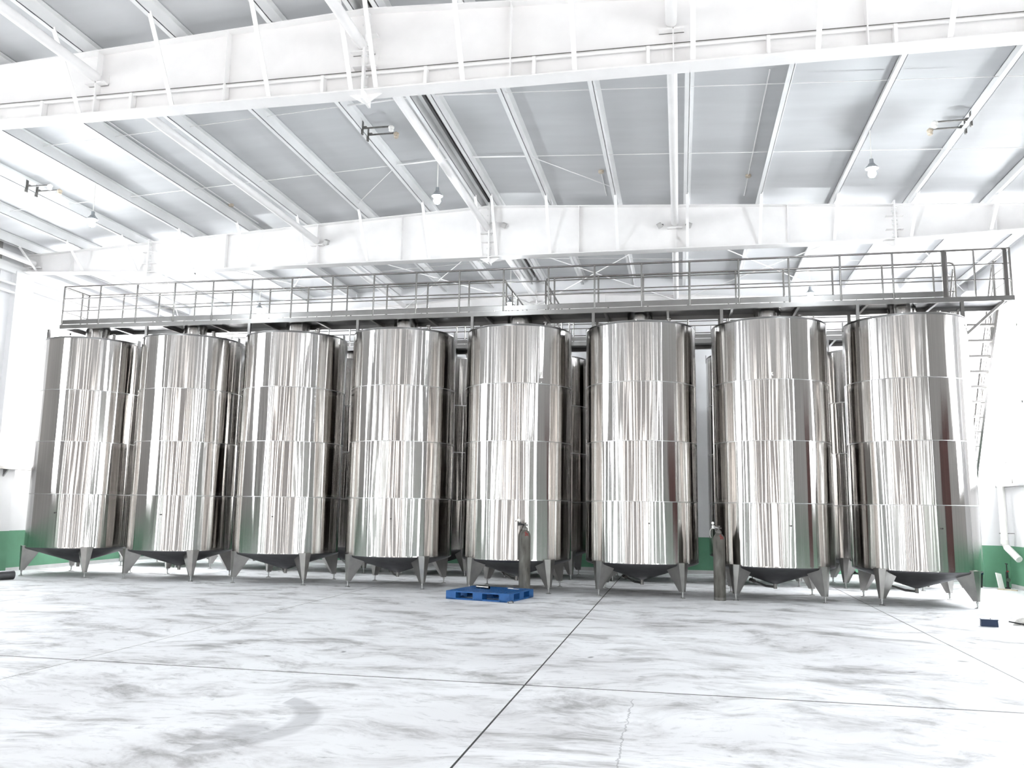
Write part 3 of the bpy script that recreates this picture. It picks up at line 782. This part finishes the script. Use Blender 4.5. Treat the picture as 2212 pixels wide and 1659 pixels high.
def pallet():
    t = thing('pallet', 'blue plastic pallet lying on the floor in front of the tanks', 'pallet', (-3.46, 15.605, 0), rad(-12.6))
    W, D, Hh = 1.26, 1.12, .15
    M['bluetop'] = M['blue']
    # top deck: lattice of slats
    nx, ny = 15, 13
    top = MB(); z0, z1 = Hh - .022, Hh
    e = .055
    for (a, b, c, d) in ((-W / 2, W / 2, -D / 2, -D / 2 + e), (-W / 2, W / 2, D / 2 - e, D / 2), (-W / 2, -W / 2 + e, -D / 2 + e, D / 2 - e), (W / 2 - e, W / 2, -D / 2 + e, D / 2 - e)):
        top.box(a, b, c, d, z0, z1)
    top.build('rim', 'blue', t)
    for k in range(nx):
        x = -W / 2 + e + (k + .5) * (W - 2 * e) / nx
        MB().box(x - .020, x + .020, -D / 2 + e, D / 2 - e, z0, z1).build('slat', 'blue', t)
    for k in range(ny):
        y = -D / 2 + e + (k + .5) * (D - 2 * e) / ny
        MB().box(-W / 2 + e, W / 2 - e, y - .012, y + .012, z0 - .004, z1 - .004).build('cross_slat', 'blue', t)
    bw = .20
    for i in (-1, 0, 1):
        for j in (-1, 0, 1):
            cx, cy = i * (W / 2 - bw / 2), j * (D / 2 - bw / 2 + 0)
            MB().box(cx - bw / 2 + (.0 if i else .01), cx + bw / 2, cy - bw / 2, cy + bw / 2, 0.0, z0).build('block', 'blue', t)
    for j in (-1, 0, 1):
        cy = j * (D / 2 - .06)
        MB().box(-W / 2, W / 2, cy - .06, cy + .06, 0.0, .028).build('runner', 'blue', t)
    for i in (-1, 1):
        cx = i * (W / 2 - .06)
        MB().box(cx - .06, cx + .06, -D / 2, D / 2, 0.001, .027).build('runner', 'blue', t)
    # ribs along the lower front edge and the rounded corner
    rb = MB()
    for k in range(26):
        x = -W / 2 + .05 + k * (W - .1) / 25
        rb.box(x - .004, x + .004, -D / 2 - .004, -D / 2 + .01, .004, .028)
    for k in range(6):
        rb.box(W / 2 - .05, W / 2 + .004, -D / 2 - .004, -D / 2 + .03, .018 + k * .019, .022 + k * .019)
    rb.build('edge_ribs', 'blue', t)['kind'] = 'stuff'
pallet()
o = MB().lathe([(.024, -.15), (.03, -.15), (.03, .15), (.024, .15), (.024, -.15)], 18, smooth=True).build('steel_tube', 'rail')
o.location = (-3.63, 15.74, .18); o.rotation_euler = (0, PI / 2, rad(-28))
tag(o, 'short shiny steel tube offcut lying on the blue pallet', 'tube')
o = MB().box(-.12, .12, -.018, .018, 0, .006).box(-.12, -.02, .01, .03, .0, .012).build('white_strip', 'plastic')
o.location = (-3.08, 15.86, .151); o.rotation_euler = (0, 0, rad(-24))
tag(o, 'white plastic strip lying on the back of the blue pallet', 'strip')
t = thing('pipe_fitting', 'small crumpled shiny fitting on the floor at the pallet corner', 'fitting', (-2.93, 14.86 - .04, 0), .6)
MB().tube([(-.05, 0, .018), (.06, .01, .018)], .016, 10).tube([(0, 0, .02), (.02, .04, .03)], .012, 8).build('body', 'seam', t)
MB().tube([(-.045, -.03, .014), (-.03, .03, .03)], .01, 8).tube([(.05, -.03, .014), (.045, .03, .04)], .008, 8).build('clamp', 'rail', t)
# navy box on the right
t = thing('tool_box', 'small navy blue box on the floor in front of the right end tank', 'box', (4.53, 14.17, 0), rad(-10))
bx = MB(); W2, D2 = .115, .06
bx.hexa([(-W2, -D2, 0), (W2, -D2, 0), (W2, D2, 0), (-W2, D2, 0)], [(-W2 + .004, -D2 + .004, .098), (W2 - .004, -D2 + .004, .098), (W2 - .004, D2 - .004, .098), (-W2 + .004, D2 - .004, .098)])
bx.build('body', 'navy', t)
MB().box(-W2 - .003, W2 + .003, -D2 - .003, D2 + .003, .096, .106).build('lid', 'navy', t)
MB().tube([(.02, 0, .106), (.02, 0, .116)], .008, 8).build('knob', 'black', t)
# crumpled bag at the right edge
def crumple(name, rx, ry, rz_, seed, mat, parent=None, n=14, m=9):
    rnd = random.Random(seed); mb = MB(); vs = []
    for j in range(m + 1):
        ph = PI / 2 * j / m
        for i in range(n):
            th = 2 * PI * i / n; k = 1 + rnd.uniform(-.28, .28)
            vs.append((rx * math.cos(ph) * math.cos(th) * k, ry * math.cos(ph) * math.sin(th) * k, max(0, rz_ * math.sin(ph) * (1 + rnd.uniform(-.4, .4)))))
    fs = [(j * n + i, j * n + (i + 1) % n, (j + 1) * n + (i + 1) % n, (j + 1) * n + i) for j in range(m) for i in range(n)]
    mb.add(vs, fs); mb.add(vs[:n], [tuple(range(n))[::-1]])
    return mb.build(name, mat, parent)
t = thing('crumpled_sack', 'crumpled white sack with a dark edge on the floor at the right', 'sack', (5.13, 14.5, 0), .3)
crumple('sack', .17, .10, .085, 4, 'plastic', t)
MB().tube([(-.24, .02, .05), (-.16, -.03, .035), (-.05, -.10, .012), (.1, -.13, .012), (.2, -.12, .014)], .011, 6).build('strap', 'black', t)
# clutter under the downpipe
o = MB().poly([(-.07, 0), (.06, 0), (.03, .34), (-.10, .37)], .025).build('board', 'plastic')
o.location = (7.10, 21.22, 0.0); o.rotation_euler = (rad(-8), 0, rad(20))
tag(o, 'white board leaning at the right wall below the downpipe', 'board')
o = MB().box(-.20, .20, -.03, .03, 0, .025).build('wood_strip', 'wood'); o.location = (7.13, 20.98, 0); o.rotation_euler = (0, 0, rad(-40))
tag(o, 'pale wooden strip on the floor in front of the leaning white board', 'strip')
t = thing('hand_pump', 'black upright hand tool beside the leaning white board', 'tool', (7.30, 21.45, 0))
MB().lathe([(0, 0), (.06, 0), (.06, .02), (.028, .04), (.028, .36), (.02, .38)], 14).build('body', 'black', t)
MB().tube([(0, 0, .37), (0, 0, .55)], .012, 8).box(-.012, .012, -.05, .05, .54, .565).build('handle', 'black', t)
MB().tube([(0, -.03, .39), (0, -.07, .39)], .02, 10).build('grip_ring', 'red', t)
MB().tube([(.0, -.045, .2), (.0, -.075, .2)], .045, 14).build('dial', 'rail', t)
t = thing('bin', 'dark bin standing at the right wall behind the end tank leg', 'bin', (6.72, 21.62, 0))
MB().lathe([(0, .0), (.10, .0), (.125, .34), (.135, .34), (.135, .36), (.115, .36), (.095, .02), (0, .02)], 20, smooth=False).build('body', 'black', t)
MB().lathe([(.128, .30), (.136, .30), (.136, .325), (.128, .325)], 20).build('rim', 'navy', t)
# rubber lined pipe end at the left edge of the picture
t = thing('pipe_offcut', 'open ended grey pipe offcut lying on the floor at the left edge', 'pipe', (-14.02, 15.55, .095), rad(68))
MB().lathe([(.088, -.35), (.095, -.35), (.095, .35), (.088, .35)], 24).xform(Matrix.Rotation(PI / 2, 4, 'Y')).build('sleeve', 'conesteel', t)
MB().lathe([(.088, -.345), (.080, -.345), (.080, .345), (.088, .345)], 24).xform(Matrix.Rotation(PI / 2, 4, 'Y')).build('lining', 'black', t)
